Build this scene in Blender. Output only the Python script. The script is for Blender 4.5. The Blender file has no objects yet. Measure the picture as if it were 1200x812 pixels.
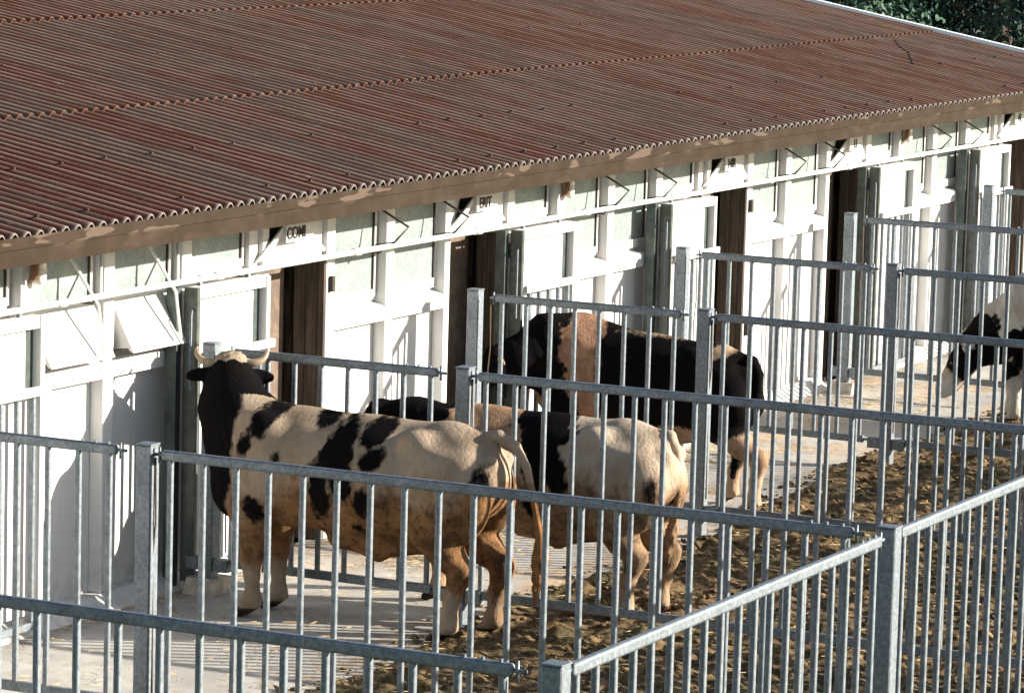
import bpy, math, random
import numpy as np
from mathutils import Vector, Matrix
random.seed(7); rng = np.random.default_rng(11)
SC = bpy.context.scene; COL = SC.collection
# ------------------------------------------------------------------ camera, sky, sun, exposure
F_PX, YAW, PITCH, ROLL = 4471.4, 0.46056, 0.13215, 0.02812
CAMPOS = (-22.5453, -13.5027, 5.2751)
def make_camera():
    cd = bpy.data.cameras.new("camera"); co = bpy.data.objects.new("camera", cd); COL.objects.link(co)
    cy, sy, cp, sp = math.cos(YAW), math.sin(YAW), math.cos(PITCH), math.sin(PITCH)
    fw = Vector((cy*cp, sy*cp, -sp)); r = Vector((sy, -cy, 0)); u = r.cross(fw)
    r2 = math.cos(ROLL)*r + math.sin(ROLL)*u; u2 = -math.sin(ROLL)*r + math.cos(ROLL)*u
    m = Matrix((r2, u2, -fw)).transposed().to_4x4(); m.translation = CAMPOS
    co.matrix_world = m; cd.sensor_width = 36; cd.lens = F_PX/1200*36
    cd.clip_start = 0.5; cd.clip_end = 1500; SC.camera = co
make_camera()
SUN_EL = math.radians(20.0); SUN_AZ = math.radians(26.6)       # azimuth measured from -Y towards +X
W = bpy.data.worlds.new("World"); SC.world = W; W.use_nodes = True
nt = W.node_tree; bg = nt.nodes['Background']
sky = nt.nodes.new('ShaderNodeTexSky'); sky.sky_type = 'NISHITA'; sky.sun_disc = False
sky.sun_elevation = SUN_EL; sky.sun_rotation = math.pi - SUN_AZ
nt.links.new(sky.outputs[0], bg.inputs[0]); bg.inputs[1].default_value = 0.06
sl = bpy.data.lights.new("sun", 'SUN'); sl.energy = 5.0; sl.angle = math.radians(0.5); sl.color = (1.0, 0.91, 0.78)
so = bpy.data.objects.new("sun", sl); COL.objects.link(so)
sd = Vector((math.sin(SUN_AZ)*math.cos(SUN_EL), -math.cos(SUN_AZ)*math.cos(SUN_EL), math.sin(SUN_EL)))
so.rotation_euler = sd.to_track_quat('Z', 'Y').to_euler(); so.location = sd*40
SC.view_settings.view_transform = 'Standard'; SC.view_settings.look = 'None'
SC.view_settings.exposure = 1.5; SC.view_settings.gamma = 1; SC.view_settings.use_curve_mapping = False
SC.render.engine = 'CYCLES'

# ------------------------------------------------------------------ material helpers
class M:
    def __init__(s, name):
        s.m = bpy.data.materials.new(name); s.m.use_nodes = True; s.t = s.m.node_tree; s.b = s.t.nodes['Principled BSDF']
        s.co = s.t.nodes.new('ShaderNodeTexCoord').outputs['Object']
    def n(s, k, **kw):
        o = s.t.nodes.new(k)
        for a, v in kw.items(): setattr(o, a, v)
        return o
    def link(s, a, b): s.t.links.new(a, b)
    def val(s, x, inp):
        if isinstance(x, (int, float)): inp.default_value = x
        elif isinstance(x, tuple): inp.default_value = x if len(x) == len(inp.default_value) else (*x, 1)
        else: s.link(x, inp)
    def scale(s, v, src=None):
        o = s.n('ShaderNodeMapping'); o.inputs['Scale'].default_value = v; s.link(src or s.co, o.inputs[0]); return o.outputs[0]
    def noise(s, sc=5, det=4, rough=.55, vec=None, dist=0):
        o = s.n('ShaderNodeTexNoise'); o.inputs['Scale'].default_value = sc; o.inputs['Detail'].default_value = det
        o.inputs['Roughness'].default_value = rough; o.inputs['Distortion'].default_value = dist
        s.link(vec or s.co, o.inputs['Vector']); return o.outputs['Fac']
    def ramp(s, f, a, b, lo=0., hi=1.):
        o = s.n('ShaderNodeMapRange'); o.interpolation_type = 'SMOOTHSTEP'
        for i, v in enumerate((f, a, b, lo, hi)): s.val(v, o.inputs[i])
        return o.outputs[0]
    def math(s, op, a, b=0.):
        o = s.n('ShaderNodeMath', operation=op); s.val(a, o.inputs[0]); s.val(b, o.inputs[1]); return o.outputs[0]
    def mix(s, f, a, b, mode='MIX'):
        o = s.n('ShaderNodeMix', data_type='RGBA', blend_type=mode); s.val(f, o.inputs[0]); s.val(a, o.inputs[6]); s.val(b, o.inputs[7]); return o.outputs[2]
    def xyz(s, src=None):
        o = s.n('ShaderNodeSeparateXYZ'); s.link(src or s.co, o.inputs[0]); return o.outputs
    def attr(s, nm): 
        o = s.n('ShaderNodeAttribute'); o.attribute_name = nm; return o.outputs['Fac']
    def bump(s, h, st=.3, d=.01):
        o = s.n('ShaderNodeBump'); o.inputs['Strength'].default_value = st; o.inputs['Distance'].default_value = d
        s.link(h, o.inputs['Height']); s.link(o.outputs[0], s.b.inputs['Normal'])
    def out(s, col, rough=.6, metal=0., spec=.5):
        s.val(col, s.b.inputs['Base Color']); s.val(rough, s.b.inputs['Roughness']); s.val(metal, s.b.inputs['Metallic'])
        s.b.inputs['Specular IOR Level'].default_value = spec; return s.m

def mat_galv():
    m = M('galvanised steel'); a = m.noise(38, 5, .7); b = m.noise(7, 3)
    c = m.mix(m.ramp(a, .36, .66), (.155, .185, .21), (.25, .285, .315)); c = m.mix(m.ramp(b, .58, .75, 0, .35), c, (.14, .135, .12))
    d = m.noise(90, 3, .6); c = m.mix(m.ramp(d, .68, .74, 0, .4), c, (.38, .40, .42))
    z = m.xyz()[2]; gz = m.math('MULTIPLY', m.ramp(z, .95, .12), m.ramp(m.noise(19, 6, .75, m.scale((1, 1, .45))), .50, .66)); c = m.mix(m.math('MULTIPLY', gz, .8), c, (.16, .115, .07))
    m.bump(a, .12, .004); return m.out(c, m.ramp(b, .3, .7, .58, .70), m.math('SUBTRACT', .9, m.math('MULTIPLY', gz, .7)))
def mat_white(name='white paint', base=(.62, .62, .615), dirt=.5):
    m = M(name); z = m.xyz()[2]; a = m.noise(3, 6, .65); st = m.noise(6, 5, .6, m.scale((3, 3, .35)))
    c = m.mix(m.ramp(a, .45, .75, 0, .35), base, tuple(v*.86 for v in base))
    c = m.mix(m.ramp(st, .54, .70, 0, .55*dirt), c, (.40, .31, .22))
    low = m.math('MULTIPLY', m.ramp(z, .55, .02, 0, 1), m.ramp(m.noise(9, 6, .7), .42, .62))
    c = m.mix(m.math('MULTIPLY', low, .8*dirt), c, (.30, .24, .18))
    sp = m.ramp(m.noise(26, 2, .5), .70, .74); c = m.mix(m.math('MULTIPLY', sp, .5*dirt), c, (.35, .22, .12))
    m.bump(m.noise(60, 3), .08, .003); return m.out(c, .55)
def mat_glass():
    m = M('frosted glass'); a = m.noise(45, 4, .7); b = m.noise(3, 3)
    c = m.mix(m.ramp(a, .35, .65), (.17, .215, .21), (.26, .31, .305)); c = m.mix(m.ramp(b, .5, .8, 0, .3), c, (.62, .60, .52))
    m.bump(a, .5, .006); return m.out(c, .35, 0, .5)
def mat_roof():
    m = M('weathered corrugated sheet'); x, y, z = m.xyz()
    h = m.attr('ridge'); row = m.attr('sheet')
    st = m.noise(3.2, 6, .62, m.scale((2.4, .42, 1))); st2 = m.noise(7, 5, .7, m.scale((3, .22, 1))); pa = m.noise(.55, 4, .6, m.scale((1, .7, 1)))
    grey, red, pink, pale = (.070, .046, .034), (.080, .025, .015), (.115, .053, .038), (.24, .18, .155)
    c = m.mix(m.ramp(m.math('ADD', st, m.math('MULTIPLY', m.math('SUBTRACT', row, .5), .30)), .42, .60), grey, red)
    c = m.mix(m.ramp(st2, .54, .72, 0, .75), c, pink)
    c = m.mix(m.math('MULTIPLY', m.ramp(st2, .30, .42, 1, 0), .6), c, (.13, .105, .085))
    c = m.mix(m.math('MULTIPLY', m.ramp(m.noise(5, 6, .75, m.scale((3, .30, 1))), .60, .70), m.ramp(pa, .42, .66, .1, .8)), c, pale)
    # lichen-grey on the crests, dark moss lying in the troughs
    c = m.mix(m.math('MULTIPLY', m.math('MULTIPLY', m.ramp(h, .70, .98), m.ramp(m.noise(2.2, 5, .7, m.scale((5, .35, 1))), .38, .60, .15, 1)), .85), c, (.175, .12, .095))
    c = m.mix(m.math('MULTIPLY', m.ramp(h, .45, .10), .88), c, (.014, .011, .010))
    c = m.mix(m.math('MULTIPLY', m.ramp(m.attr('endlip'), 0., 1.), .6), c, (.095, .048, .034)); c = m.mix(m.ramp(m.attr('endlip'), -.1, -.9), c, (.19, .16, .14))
    sp = m.noise(9, 6, .8, m.scale((1.6, .6, 1))); c = m.mix(m.ramp(sp, .62, .68, 0, .55), c, (.30, .24, .21)); c = m.mix(m.ramp(sp, .36, .31, 0, .6), c, (.03, .022, .018))
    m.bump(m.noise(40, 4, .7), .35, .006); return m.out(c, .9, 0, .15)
def mat_fascia():
    m = M('brown fascia metal'); x, y, z = m.xyz(); a = m.noise(4, 5, .6); b = m.noise(2.6, 2, .4, m.scale((1., 1, 5)))
    c = m.mix(m.ramp(a, .35, .7), (.032, .0225, .0155), (.044, .032, .023))
    c = m.mix(m.math('MULTIPLY', m.ramp(b, .60, .64, 0, .85), m.ramp(z, 2.625, 2.64, .12, 1)), c, (.105, .078, .060)); s = m.noise(14, 5, .7, m.scale((1, 1, .4))); c = m.mix(m.ramp(s, .6, .8, 0, .4), c, (.02, .015, .010))
    return m.out(c, .85, 0, .08)
def mat_plain(name, col, rough=.6, metal=0, var=.25, sc=12):
    m = M(name); a = m.noise(sc, 5, .6); d = tuple(v*(1-var) for v in col); l = tuple(min(.9, v*(1+var)) for v in col)
    m.bump(m.noise(sc*4, 3), .12, .004); return m.out(m.mix(m.ramp(a, .35, .65), d, l), rough, metal)
def mat_wood(ca=(.15, .10, .065), cb=(.42, .31, .22)):
    m = M('weathered board'); a = m.noise(9, 6, .65, m.scale((3, 3, .25))); x = m.xyz()[0]
    g = m.ramp(m.math('PINGPONG', m.math('MULTIPLY', x, 7.5), .5), .0, .05)
    c = m.mix(m.ramp(a, .36, .66), ca, cb); c = m.mix(m.ramp(m.noise(3, 4), .5, .7, 0, .5), c, (.05, .035, .025))
    c = m.mix(g, (.02, .015, .01), c); return m.out(c, .75)
def mat_concrete():
    m = M('concrete'); x, y, z = m.xyz(); a = m.noise(1.3, 6, .65); b = m.noise(22, 5, .7); c = m.mix(m.ramp(a, .36, .66), (.30, .29, .27), (.42, .405, .38))
    c = m.mix(m.ramp(b, .55, .75, 0, .35), c, (.25, .225, .19))
    straw = m.math('MULTIPLY', m.ramp(m.noise(1.1, 5, .6, m.scale((.6, 1.3, 1))), .50, .62), m.ramp(x, .2, 1.6))
    straw = m.math('MULTIPLY', straw, m.ramp(m.noise(30, 4, .7, m.scale((.5, 1, 1))), .38, .55)); c = m.mix(m.math('MULTIPLY', straw, .75), c, (.50, .32, .16))
    dung = m.ramp(m.noise(3.2, 6, .7), .64, .70); c = m.mix(m.math('MULTIPLY', dung, .75), c, (.12, .085, .05))
    edge = m.math('MULTIPLY', m.ramp(y, -1.35, -2.1), m.ramp(m.noise(7, 6, .7), .44, .58)); c = m.mix(m.math('MULTIPLY', edge, .7), c, (.20, .14, .08))
    ck = m.math('ABSOLUTE', m.math('SUBTRACT', m.noise(.9, 5, .6, None, 1.2), .5)); c = m.mix(m.ramp(ck, .006, .0, 0, .8), c, (.14, .12, .10)); wet = m.ramp(m.noise(.8, 4, .6), .56, .64); c = m.mix(m.math('MULTIPLY', wet, .45), c, (.20, .175, .14))
    wb = m.math('MULTIPLY', m.ramp(y, -.1, .22), m.ramp(m.noise(5, 6, .7), .40, .60)); c = m.mix(m.math('MULTIPLY', wb, .7), c, (.17, .13, .09))
    j = m.math('PINGPONG', m.math('ADD', x, 1.0), 2.0); c = m.mix(m.ramp(j, .012, .0), c, (.15, .12, .1))
    m.bump(b, .25, .006); return m.out(c, .85, 0, .3)
def mat_mud(name='dung and mud', litter=False):
    m = M(name); a = m.noise(4.5, 6, .65); b = m.noise(26, 6, .75); g = m.noise(1.2, 4)
    c = m.mix(m.ramp(b, .38, .62), (.045, .030, .015), (.15, .098, .046)); c = m.mix(m.ramp(a, .50, .66, 0, .8), c, (.30, .205, .10) if litter else (.24, .16, .078))
    c = m.mix(m.ramp(g, .50, .66, 0, .55), c, (.055, .058, .026)); c = m.mix(m.ramp(m.noise(70, 4, .7, m.scale((1, .4, 1))), .62, .68, 0, .5), c, (.38, .29, .16))
    m.bump(b, .45, .02); return m.out(c, .9, 0, .2)
def mat_coat(name, base, dark, tan):
    m = M(name); bl = m.attr('black'); tn = m.attr('tan'); dt = m.attr('dirt'); hf = m.attr('hoof')
    e = m.noise(30, 7, .8, m.scale((1, 1, .55))); fur = m.noise(170, 5, .8, m.scale((1, 1, .25))); big = m.noise(3.5, 6, .65); ed = m.math('MULTIPLY', m.math('SUBTRACT', e, .5), .11)
    c = m.mix(m.ramp(big, .38, .66, 0, .8), base, tuple(v*w for v, w in zip(base, (.68, .60, .52)))); c = m.mix(m.ramp(fur, .35, .7, 0, .45), c, tuple(v*.62 for v in base))
    nz = m.noise(5, 8, .78, m.scale((1, 1, .4))); dn = m.math('ADD', dt, m.math('MULTIPLY', m.math('SUBTRACT', nz, .5), 1.5))
    dirt = m.mix(m.ramp(m.noise(8, 6, .7), .40, .64), tan, tuple(v*.34 for v in tan))
    c = m.mix(m.ramp(dn, .22, .70, 0, .92), c, dirt)
    c = m.mix(m.ramp(m.math('ADD', tn, ed), -.02, .02), c, m.mix(m.ramp(m.noise(7, 6, .7), .4, .65), tuple(v*.85 for v in tan), tuple(v*1.35 for v in tan)))
    dk = m.mix(m.ramp(fur, .4, .7, 0, .6), dark, tuple(v*1.8 for v in dark)); dk = m.mix(m.ramp(m.math('ADD', big, m.math('MULTIPLY', dt, .1)), .55, .72, 0, .6), dk, (.010, .006, .004))
    c = m.mix(m.ramp(m.math('ADD', bl, ed), -.020, .018), c, dk)
    cake = m.math('MULTIPLY', m.ramp(dt, .3, .7), m.ramp(m.noise(16, 6, .75), .56, .66)); c = m.mix(m.math('MULTIPLY', cake, .75), c, (.055, .036, .020))
    c = m.mix(m.math('MULTIPLY', hf, m.ramp(m.noise(20, 4), .3, .5, .75, 1)), c, (.030, .022, .015))
    m.bump(m.math('ADD', fur, m.math('MULTIPLY', m.noise(40, 4, .6, m.scale((1, 1, .5))), 2.2)), .7, .008)
    return m.out(c, .92, 0, .04)
def mat_leaf(name, a, b):
    m = M(name); n = m.noise(.9, 4); f = m.noise(9, 2); c = m.mix(m.ramp(n, .4, .6), a, b); c = m.mix(m.ramp(f, .5, .7, 0, .5), c, tuple(v*1.6 for v in b)); m.out(c, .6, 0, .3)
    return m.m
GALV = mat_galv(); WHITE = mat_white(); WTRIM = mat_white('white trim paint', (.62, .62, .61), .5); GLASS = mat_glass(); ROOF = mat_roof(); FASC = mat_fascia()
WOOD = mat_wood(); CONC = mat_concrete(); MUD = mat_mud(); CLOD = mat_mud('dry clods', True)
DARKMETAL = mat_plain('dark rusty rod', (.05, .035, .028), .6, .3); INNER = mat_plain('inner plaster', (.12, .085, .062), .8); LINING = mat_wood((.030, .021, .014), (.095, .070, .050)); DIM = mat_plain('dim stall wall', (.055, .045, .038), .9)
INK = mat_plain('black lettering and hood shade', (.02, .015, .013), .6); RUSTY = mat_plain('brown lamp bracket', (.20, .085, .03), .6)
STRAW = mat_plain('straw', (.55, .38, .18), .8, 0, .35, 30); BARK = mat_plain('bark', (.07, .055, .04), .9); CASTC = mat_plain('cast footing', (.42, .38, .32), .9)
JAR = mat_plain('lamp glass', (.72, .68, .62), .12); EARTH = mat_plain('grassy earth', (.09, .10, .045), .95, 0, .4, 2)
HORN = None

# ------------------------------------------------------------------ mesh helpers
class MB:
    def __init__(s): s.v = []; s.f = []
    def add(s, v, f):
        k = len(s.v); s.v += [tuple(p) for p in v]; s.f += [tuple(i+k for i in q) for q in f]; return s
    def box(s, x0, x1, y0, y1, z0, z1, b=0.):
        if b <= 0:
            v = [(x, y, z) for x in (x0, x1) for y in (y0, y1) for z in (z0, z1)]
            return s.add(v, [(0, 1, 3, 2), (4, 6, 7, 5), (0, 4, 5, 1), (2, 3, 7, 6), (0, 2, 6, 4), (1, 5, 7, 3)])
        import bmesh
        bm = bmesh.new(); bmesh.ops.create_cube(bm, size=1)
        bmesh.ops.scale(bm, vec=(x1-x0, y1-y0, z1-z0), verts=bm.verts); bmesh.ops.translate(bm, vec=((x0+x1)/2, (y0+y1)/2, (z0+z1)/2), verts=bm.verts)
        bmesh.ops.bevel(bm, geom=bm.edges[:], offset=b, segments=1, affect='EDGES'); bm.verts.index_update()
        s.add([v.co[:] for v in bm.verts], [[v.index for v in f.verts] for f in bm.faces]); bm.free(); return s
    def tube(s, pts, r, n=10, cap=True):
        pts = [Vector(p) for p in pts]; rs = r if isinstance(r, (list, tuple)) else [r]*len(pts); rings = []; up = None
        for i, p in enumerate(pts):
            d = (pts[min(i+1, len(pts)-1)]-pts[max(i-1, 0)]).normalized()
            if up is None: up = Vector((0, 0, 1)) if abs(d.z) < .9 else Vector((1, 0, 0))
            a = d.cross(up).normalized(); up = a.cross(d).normalized()
            rings.append([p+rs[i]*(math.cos(t)*a+math.sin(t)*up) for t in (2*math.pi*k/n for k in range(n))])
        v = [q for R in rings for q in R]; f = [(i*n+k, i*n+(k+1) % n, (i+1)*n+(k+1) % n, (i+1)*n+k) for i in range(len(pts)-1) for k in range(n)]
        if cap: f += [tuple(range(n))[::-1], tuple((len(pts)-1)*n+k for k in range(n))]
        return s.add(v, f)
    def prism(s, poly, axis, a, b):       # poly: list of 2D points, extruded along axis 'x'/'y'/'z' from a to b
        n = len(poly); mk = {'x': lambda p, t: (t, p[0], p[1]), 'y': lambda p, t: (p[0], t, p[1]), 'z': lambda p, t: (p[0], p[1], t)}[axis]
        v = [mk(p, a) for p in poly]+[mk(p, b) for p in poly]
        return s.add(v, [tuple(range(n))[::-1], tuple(range(n, 2*n))]+[(i, (i+1) % n, n+(i+1) % n, n+i) for i in range(n)])
    def build(s, name, mat, parent=None, smooth=False, origin=None):
        o = Vector(origin) if origin is not None else (world_of(parent) if parent else Vector((0, 0, 0)))
        me = bpy.data.meshes.new(name); me.from_pydata([(Vector(p)-o)[:] for p in s.v], [], s.f); me.materials.append(mat)
        import bmesh
        bm = bmesh.new(); bm.from_mesh(me); bmesh.ops.recalc_face_normals(bm, faces=bm.faces); bm.to_mesh(me); bm.free()
        if smooth: me.shade_smooth()
        ob = bpy.data.objects.new(name, me); COL.objects.link(ob)
        if parent: ob.parent = parent; ob.location = o-world_of(parent)
        else: ob.location = o
        return ob
def world_of(o):
    v = Vector(o.location)
    while o.parent: o = o.parent; v = v+Vector(o.location)
    return v
def tag(o, label=None, cat=None, group=None, kind=None):
    for k, v in (('label', label), ('category', cat), ('group', group), ('kind', kind)):
        if v: o[k] = v
    return o
def thing(name, label, cat, loc, group=None):
    o = bpy.data.objects.new(name, None); COL.objects.link(o); o.location = loc; o.empty_display_size = .2; return tag(o, label, cat, group)
def clone(root, loc, label, skip=()):      # a copy of a thing with copies of its parts and sub-parts
    r = root.copy(); COL.objects.link(r); r.location = loc; r['label'] = label
    def rec(a, b):
        for ch in list(a.children):
            c = ch.copy(); COL.objects.link(c); c.parent = b; rec(ch, c)
    rec(root, r); return r

def vnoise(x, y, sc, seed):
    r = np.random.default_rng(seed).random((256, 256)); x = x*sc+100; y = y*sc+100
    i = np.floor(x).astype(int); j = np.floor(y).astype(int); u = x-i; v = y-j; u = u*u*(3-2*u); v = v*v*(3-2*v); g = lambda a, b: r[a % 256, b % 256]
    return (g(i, j)*(1-u)+g(i+1, j)*u)*(1-v)+(g(i, j+1)*(1-u)+g(i+1, j+1)*u)*v
def np_mesh(name, V, Fc, mat, smooth=True):
    me = bpy.data.meshes.new(name); V = np.asarray(V, np.float32); Fc = np.asarray(Fc, np.int32); n = Fc.shape[1]
    me.vertices.add(len(V)); me.vertices.foreach_set('co', V.ravel()); me.loops.add(Fc.size); me.loops.foreach_set('vertex_index', Fc.ravel())
    me.polygons.add(len(Fc)); me.polygons.foreach_set('loop_start', np.arange(0, Fc.size, n, dtype=np.int32)); me.update(calc_edges=True); me.validate()
    me.materials.append(mat)
    if smooth: me.shade_smooth()
    return me
def attr(me, nm, a):
    t = me.attributes.new(nm, 'FLOAT', 'POINT'); t.data.foreach_set('value', np.asarray(a, np.float32))

# ------------------------------------------------------------------ ground
def grid_obj(name, x0, x1, nx, y0, y1, ny, zf, mat, kind, label=None):
    X, Y = np.meshgrid(np.linspace(x0, x1, nx), np.linspace(y0, y1, ny), indexing='ij'); Z = zf(X, Y)
    idx = np.arange(nx*ny).reshape(nx, ny); Fc = np.stack([idx[:-1, :-1], idx[1:, :-1], idx[1:, 1:], idx[:-1, 1:]], -1).reshape(-1, 4)
    me = np_mesh(name, np.stack([X, Y, Z], -1).reshape(-1, 3), Fc, mat); o = bpy.data.objects.new(name, me); COL.objects.link(o); return tag(o, label, None, None, kind)
g = MB(); g.add([(-300, -300, -.06), (300, -300, -.06), (300, 300, -.06), (-300, 300, -.06)], [(0, 1, 2, 3)]); tag(g.build('ground', EARTH), kind='structure')
c = MB(); c.box(-14, 20, -2.75, .43, -.30, 0); tag(c.build('paved_alley', CONC), kind='structure')
EDGE = lambda x: -1.98+.06*np.sin(x*.9+1)+.30*(vnoise(x, x*0+3.3, 1.1, 5)-.5)+.12*(vnoise(x, x*0+8.1, 5, 6)-.5)+np.clip((x-1)/14, 0, .5)*.55
_dp = rng.uniform([-7, -6.6], [12, -2.1], (420, 2)); _ds = rng.uniform(.05, .095, 420)
def DENT(x, y):
    x = np.asarray(x, float); y = np.asarray(y, float); h = np.zeros(x.shape); X0 = x.ravel(); Y0 = y.ravel(); o = np.zeros(len(X0)); order = np.argsort(X0, kind='stable'); xs = X0[order]
    for (a, b), q in zip(_dp, _ds):
        i, j = np.searchsorted(xs, a-3*q), np.searchsorted(xs, a+3*q); k = order[i:j]; k = k[np.abs(Y0[k]-b) < 3*q]
        if len(k) == 0: continue
        d2 = ((X0[k]-a)**2+((Y0[k]-b)*.8)**2)/(q*q); o[k] += -.045*np.exp(-d2*1.6)+.02*np.exp(-(np.sqrt(d2)-1.35)**2*5)
    return o.reshape(x.shape)
def mudz(x, y):
    h = .05*(vnoise(x, y, 1.6, 1)-.4)+.055*(vnoise(x, y, 5, 2)-.5)+.04*(vnoise(x, y, 13, 3)-.5)+.022*(vnoise(x, y, 30, 4)-.5)
    h = h+DENT(x, y)
    d = EDGE(x)-y; t = np.clip((d+.02)/.22, 0, 1); t = t*t*(3-2*t)
    return -.07+t*(.105+h)
grid_obj('muddy_ground', -9, 13, 1000, -8.6, -1.2, 340, mudz, MUD, 'structure')
def clods():
    n = 15000; px = rng.uniform(-6, 12.5, n); py = -1.55-rng.random(n)**1.25*5.2; keep = (EDGE(px)-py > -.10-.25*(rng.random(n) > .93)); px, py = px[keep], py[keep]; n = len(px)
    sz = .004+.024*rng.random(n)**4.5
    t = (1+5**.5)/2; iv = np.array([(-1, t, 0), (1, t, 0), (-1, -t, 0), (1, -t, 0), (0, -1, t), (0, 1, t), (0, -1, -t), (0, 1, -t), (t, 0, -1), (t, 0, 1), (-t, 0, -1), (-t, 0, 1)])/1.9
    fi = np.array([(0, 11, 5), (0, 5, 1), (0, 1, 7), (0, 7, 10), (0, 10, 11), (1, 5, 9), (5, 11, 4), (11, 10, 2), (10, 7, 6), (7, 1, 8), (3, 9, 4), (3, 4, 2), (3, 2, 6), (3, 6, 8), (3, 8, 9), (4, 9, 5), (2, 4, 11), (6, 2, 10), (8, 6, 7), (9, 8, 1)])
    V = iv[None]*(sz[:, None, None])*(1+.35*rng.standard_normal((n, 12, 1)))*np.stack([np.ones(n)*1.3, 1+.8*rng.random(n), .6+.3*rng.random(n)], -1)[:, None]
    z = np.maximum(mudz(px, py), 0)+sz*.2; V += np.stack([px, py, z], -1)[:, None]; Fc = (fi[None]+12*np.arange(n)[:, None, None]).reshape(-1, 3)
    o = bpy.data.objects.new('dung_clods', np_mesh('dung_clods', V.reshape(-1, 3), Fc, CLOD, True)); COL.objects.link(o); tag(o, 'brown clods of dung and dry mud strewn over the pens', 'dung', None, 'stuff')
clods()
def straw():
    V = []; Fc = []
    def put(x, y, n, sx, sy):
        for _ in range(n):
            a = random.gauss(x, sx); b = random.gauss(y, sy); L = random.uniform(.03, .13); t = random.uniform(0, math.pi); w = .003; dx, dy = math.cos(t)*L/2, math.sin(t)*L/2
            z = max(float(mudz(np.array([a]), np.array([b]))[0]), 0)+.004+random.random()*.012; k = len(V)
            if b > .4: continue
            V.extend([(a-dx-dy*w/L*2, b-dy+dx*w/L*2, z), (a-dx+dy*w/L*2, b-dy-dx*w/L*2, z+.003), (a+dx, b+dy, z+.006), (a+dx-dy*w/L*2, b+dy+dx*w/L*2, z+.004)]); Fc.append((k, k+1, k+2, k+3))
    put(2.6, -.6, 900, .7, .35); put(7.2, -.2, 700, .8, .3); put(11, -.5, 900, 1.4, .5); put(3, -3.5, 900, 3.5, 1.2); put(-1.5, -1.4, 260, 1.3, .6); put(-.2, .15, 160, 1.2, .1); put(6, -.9, 500, 2.5, .5)
    o = bpy.data.objects.new('straw_litter', np_mesh('straw_litter', V, Fc, STRAW, False)); COL.objects.link(o); tag(o, 'loose golden straw scattered on the concrete and mud', 'straw', None, 'stuff')
straw()

# ------------------------------------------------------------------ barn
XE = 20.0; YE = -.12; ZE = 2.712; TH = math.radians(10); RIDGE_S = 10.5
barn = thing('barn', 'long low white barn with a rusty corrugated roof behind the pens', 'barn', (8, .44, 0))
OPEN = [(1.34, 2.20), (4.20, 5.20), (9.34, 10.20), (12.25, 13.22), (17.35, 18.22)]
wl = MB(); xs = -9.0; WT = 2.78
for a, b in OPEN+[(XE-.15, None)]:
    wl.box(xs, a, .44, .60, 0, WT)
    if b: wl.box(a, b, .44, .60, 2.15, WT)
    xs = b
wl.box(XE-.35, XE-.15, .602, 20.6, 0, 2.7); wl.prism([(.44, 2.702), (10.2, 4.5), (20.6, 2.702)], 'x', XE-.35, XE-.15); wl.box(-9, XE-.15, 20.602, 20.8, 0, 2.7)
wl.box(-9.2, -9.0, .44, 20.8, 0, 2.7); wl.prism([(.44, 2.702), (10.2, 4.5), (20.6, 2.702)], 'x', -9.2, -9.0)
wall = wl.build('wall', WHITE, barn)
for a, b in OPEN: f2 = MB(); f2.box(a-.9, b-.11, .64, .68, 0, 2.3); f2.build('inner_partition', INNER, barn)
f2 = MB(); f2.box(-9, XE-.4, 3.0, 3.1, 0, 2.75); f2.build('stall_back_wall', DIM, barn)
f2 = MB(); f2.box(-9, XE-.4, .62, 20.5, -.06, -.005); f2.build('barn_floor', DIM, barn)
for a, b in OPEN:
    q = MB(); q.box(b+.34, b+1.05, .84, .88, .05, 2.2); q.box(b+.31, b+.339, .81, .89, .05, 2.2); d = q.build('stable_door', WOOD, barn)
    q = MB(); q.tube([(b+.33, .825, 1.85), (b+.95, .825, 1.83)], .008, 6); q.build('door_bar', DARKMETAL, d)
    q = MB(); q.box(b-.022, b-.002, .345, .60, 0, 2.15); q.box(b-.034, b-.0225, .40, .43, 0, 2.15); q.box(b-.034, b-.0225, .50, .52, 0, 2.15); q.build('door_lining', LINING, barn)
    for zz in (1.88, .72): q = MB(); q.box(b+.03, b+.075, .300, .334, zz, zz+.12, .006); q.build('door_latch', DARKMETAL, barn)
    q = MB(); q.box(b, b+.125, .335, .4385, 0, 2.60, .005); q.build('door_jamb', WTRIM, barn)
    q = MB(); q.box(a-.09, a-.002, .335, .4385, 0, 2.60, .005); q.build('door_jamb', WTRIM, barn)
# pilasters, plinth, sill
PIL = [k+.2 for k in range(-9, 20)]
def hidden(x): return any(a-.2 < x < b+.2 for a, b in OPEN)
LEAF = [(-2.95, -1.90), (-.01, 1.0), (5.05, 6.07), (7.99, 9.0), (13.05, 14.07), (15.99, 17.0)]
def in_leaf(x): return any(a-.05 < x < b-.1 for a, b in LEAF)
for x in PIL:
    if x < -4.3 or x > 19.2: continue
    if hidden(x): continue
    b = MB(); b.box(x-.065, x+.065, .335, .439, .10, 2.60, .006); b.build('pilaster', WTRIM, barn)
JAMBS = [(1.22, 1.34), (2.20, 2.34), (4.10, 4.24), (9.24, 9.36), (10.22, 10.35), (12.17, 12.30), (17.23, 17.35), (18.22, 18.36)]
pl = MB(); xs = -9
for a, b in OPEN+[(XE-.2, None)]:
    a = a-.09 if b else a; b = b+.127 if b else b
    pl.prism([(.20, 0), (.328, .098), (.437, .098), (.437, 0)], 'x', xs, a-.002); xs = (b or 0)+.002
pl.build('plinth', WTRIM, barn)
SILLS = [(-1.88, .02), (2.33, 4.11), (6.10, 7.97), (10.33, 12.16), (14.10, 15.96)]
SEG = []
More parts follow.
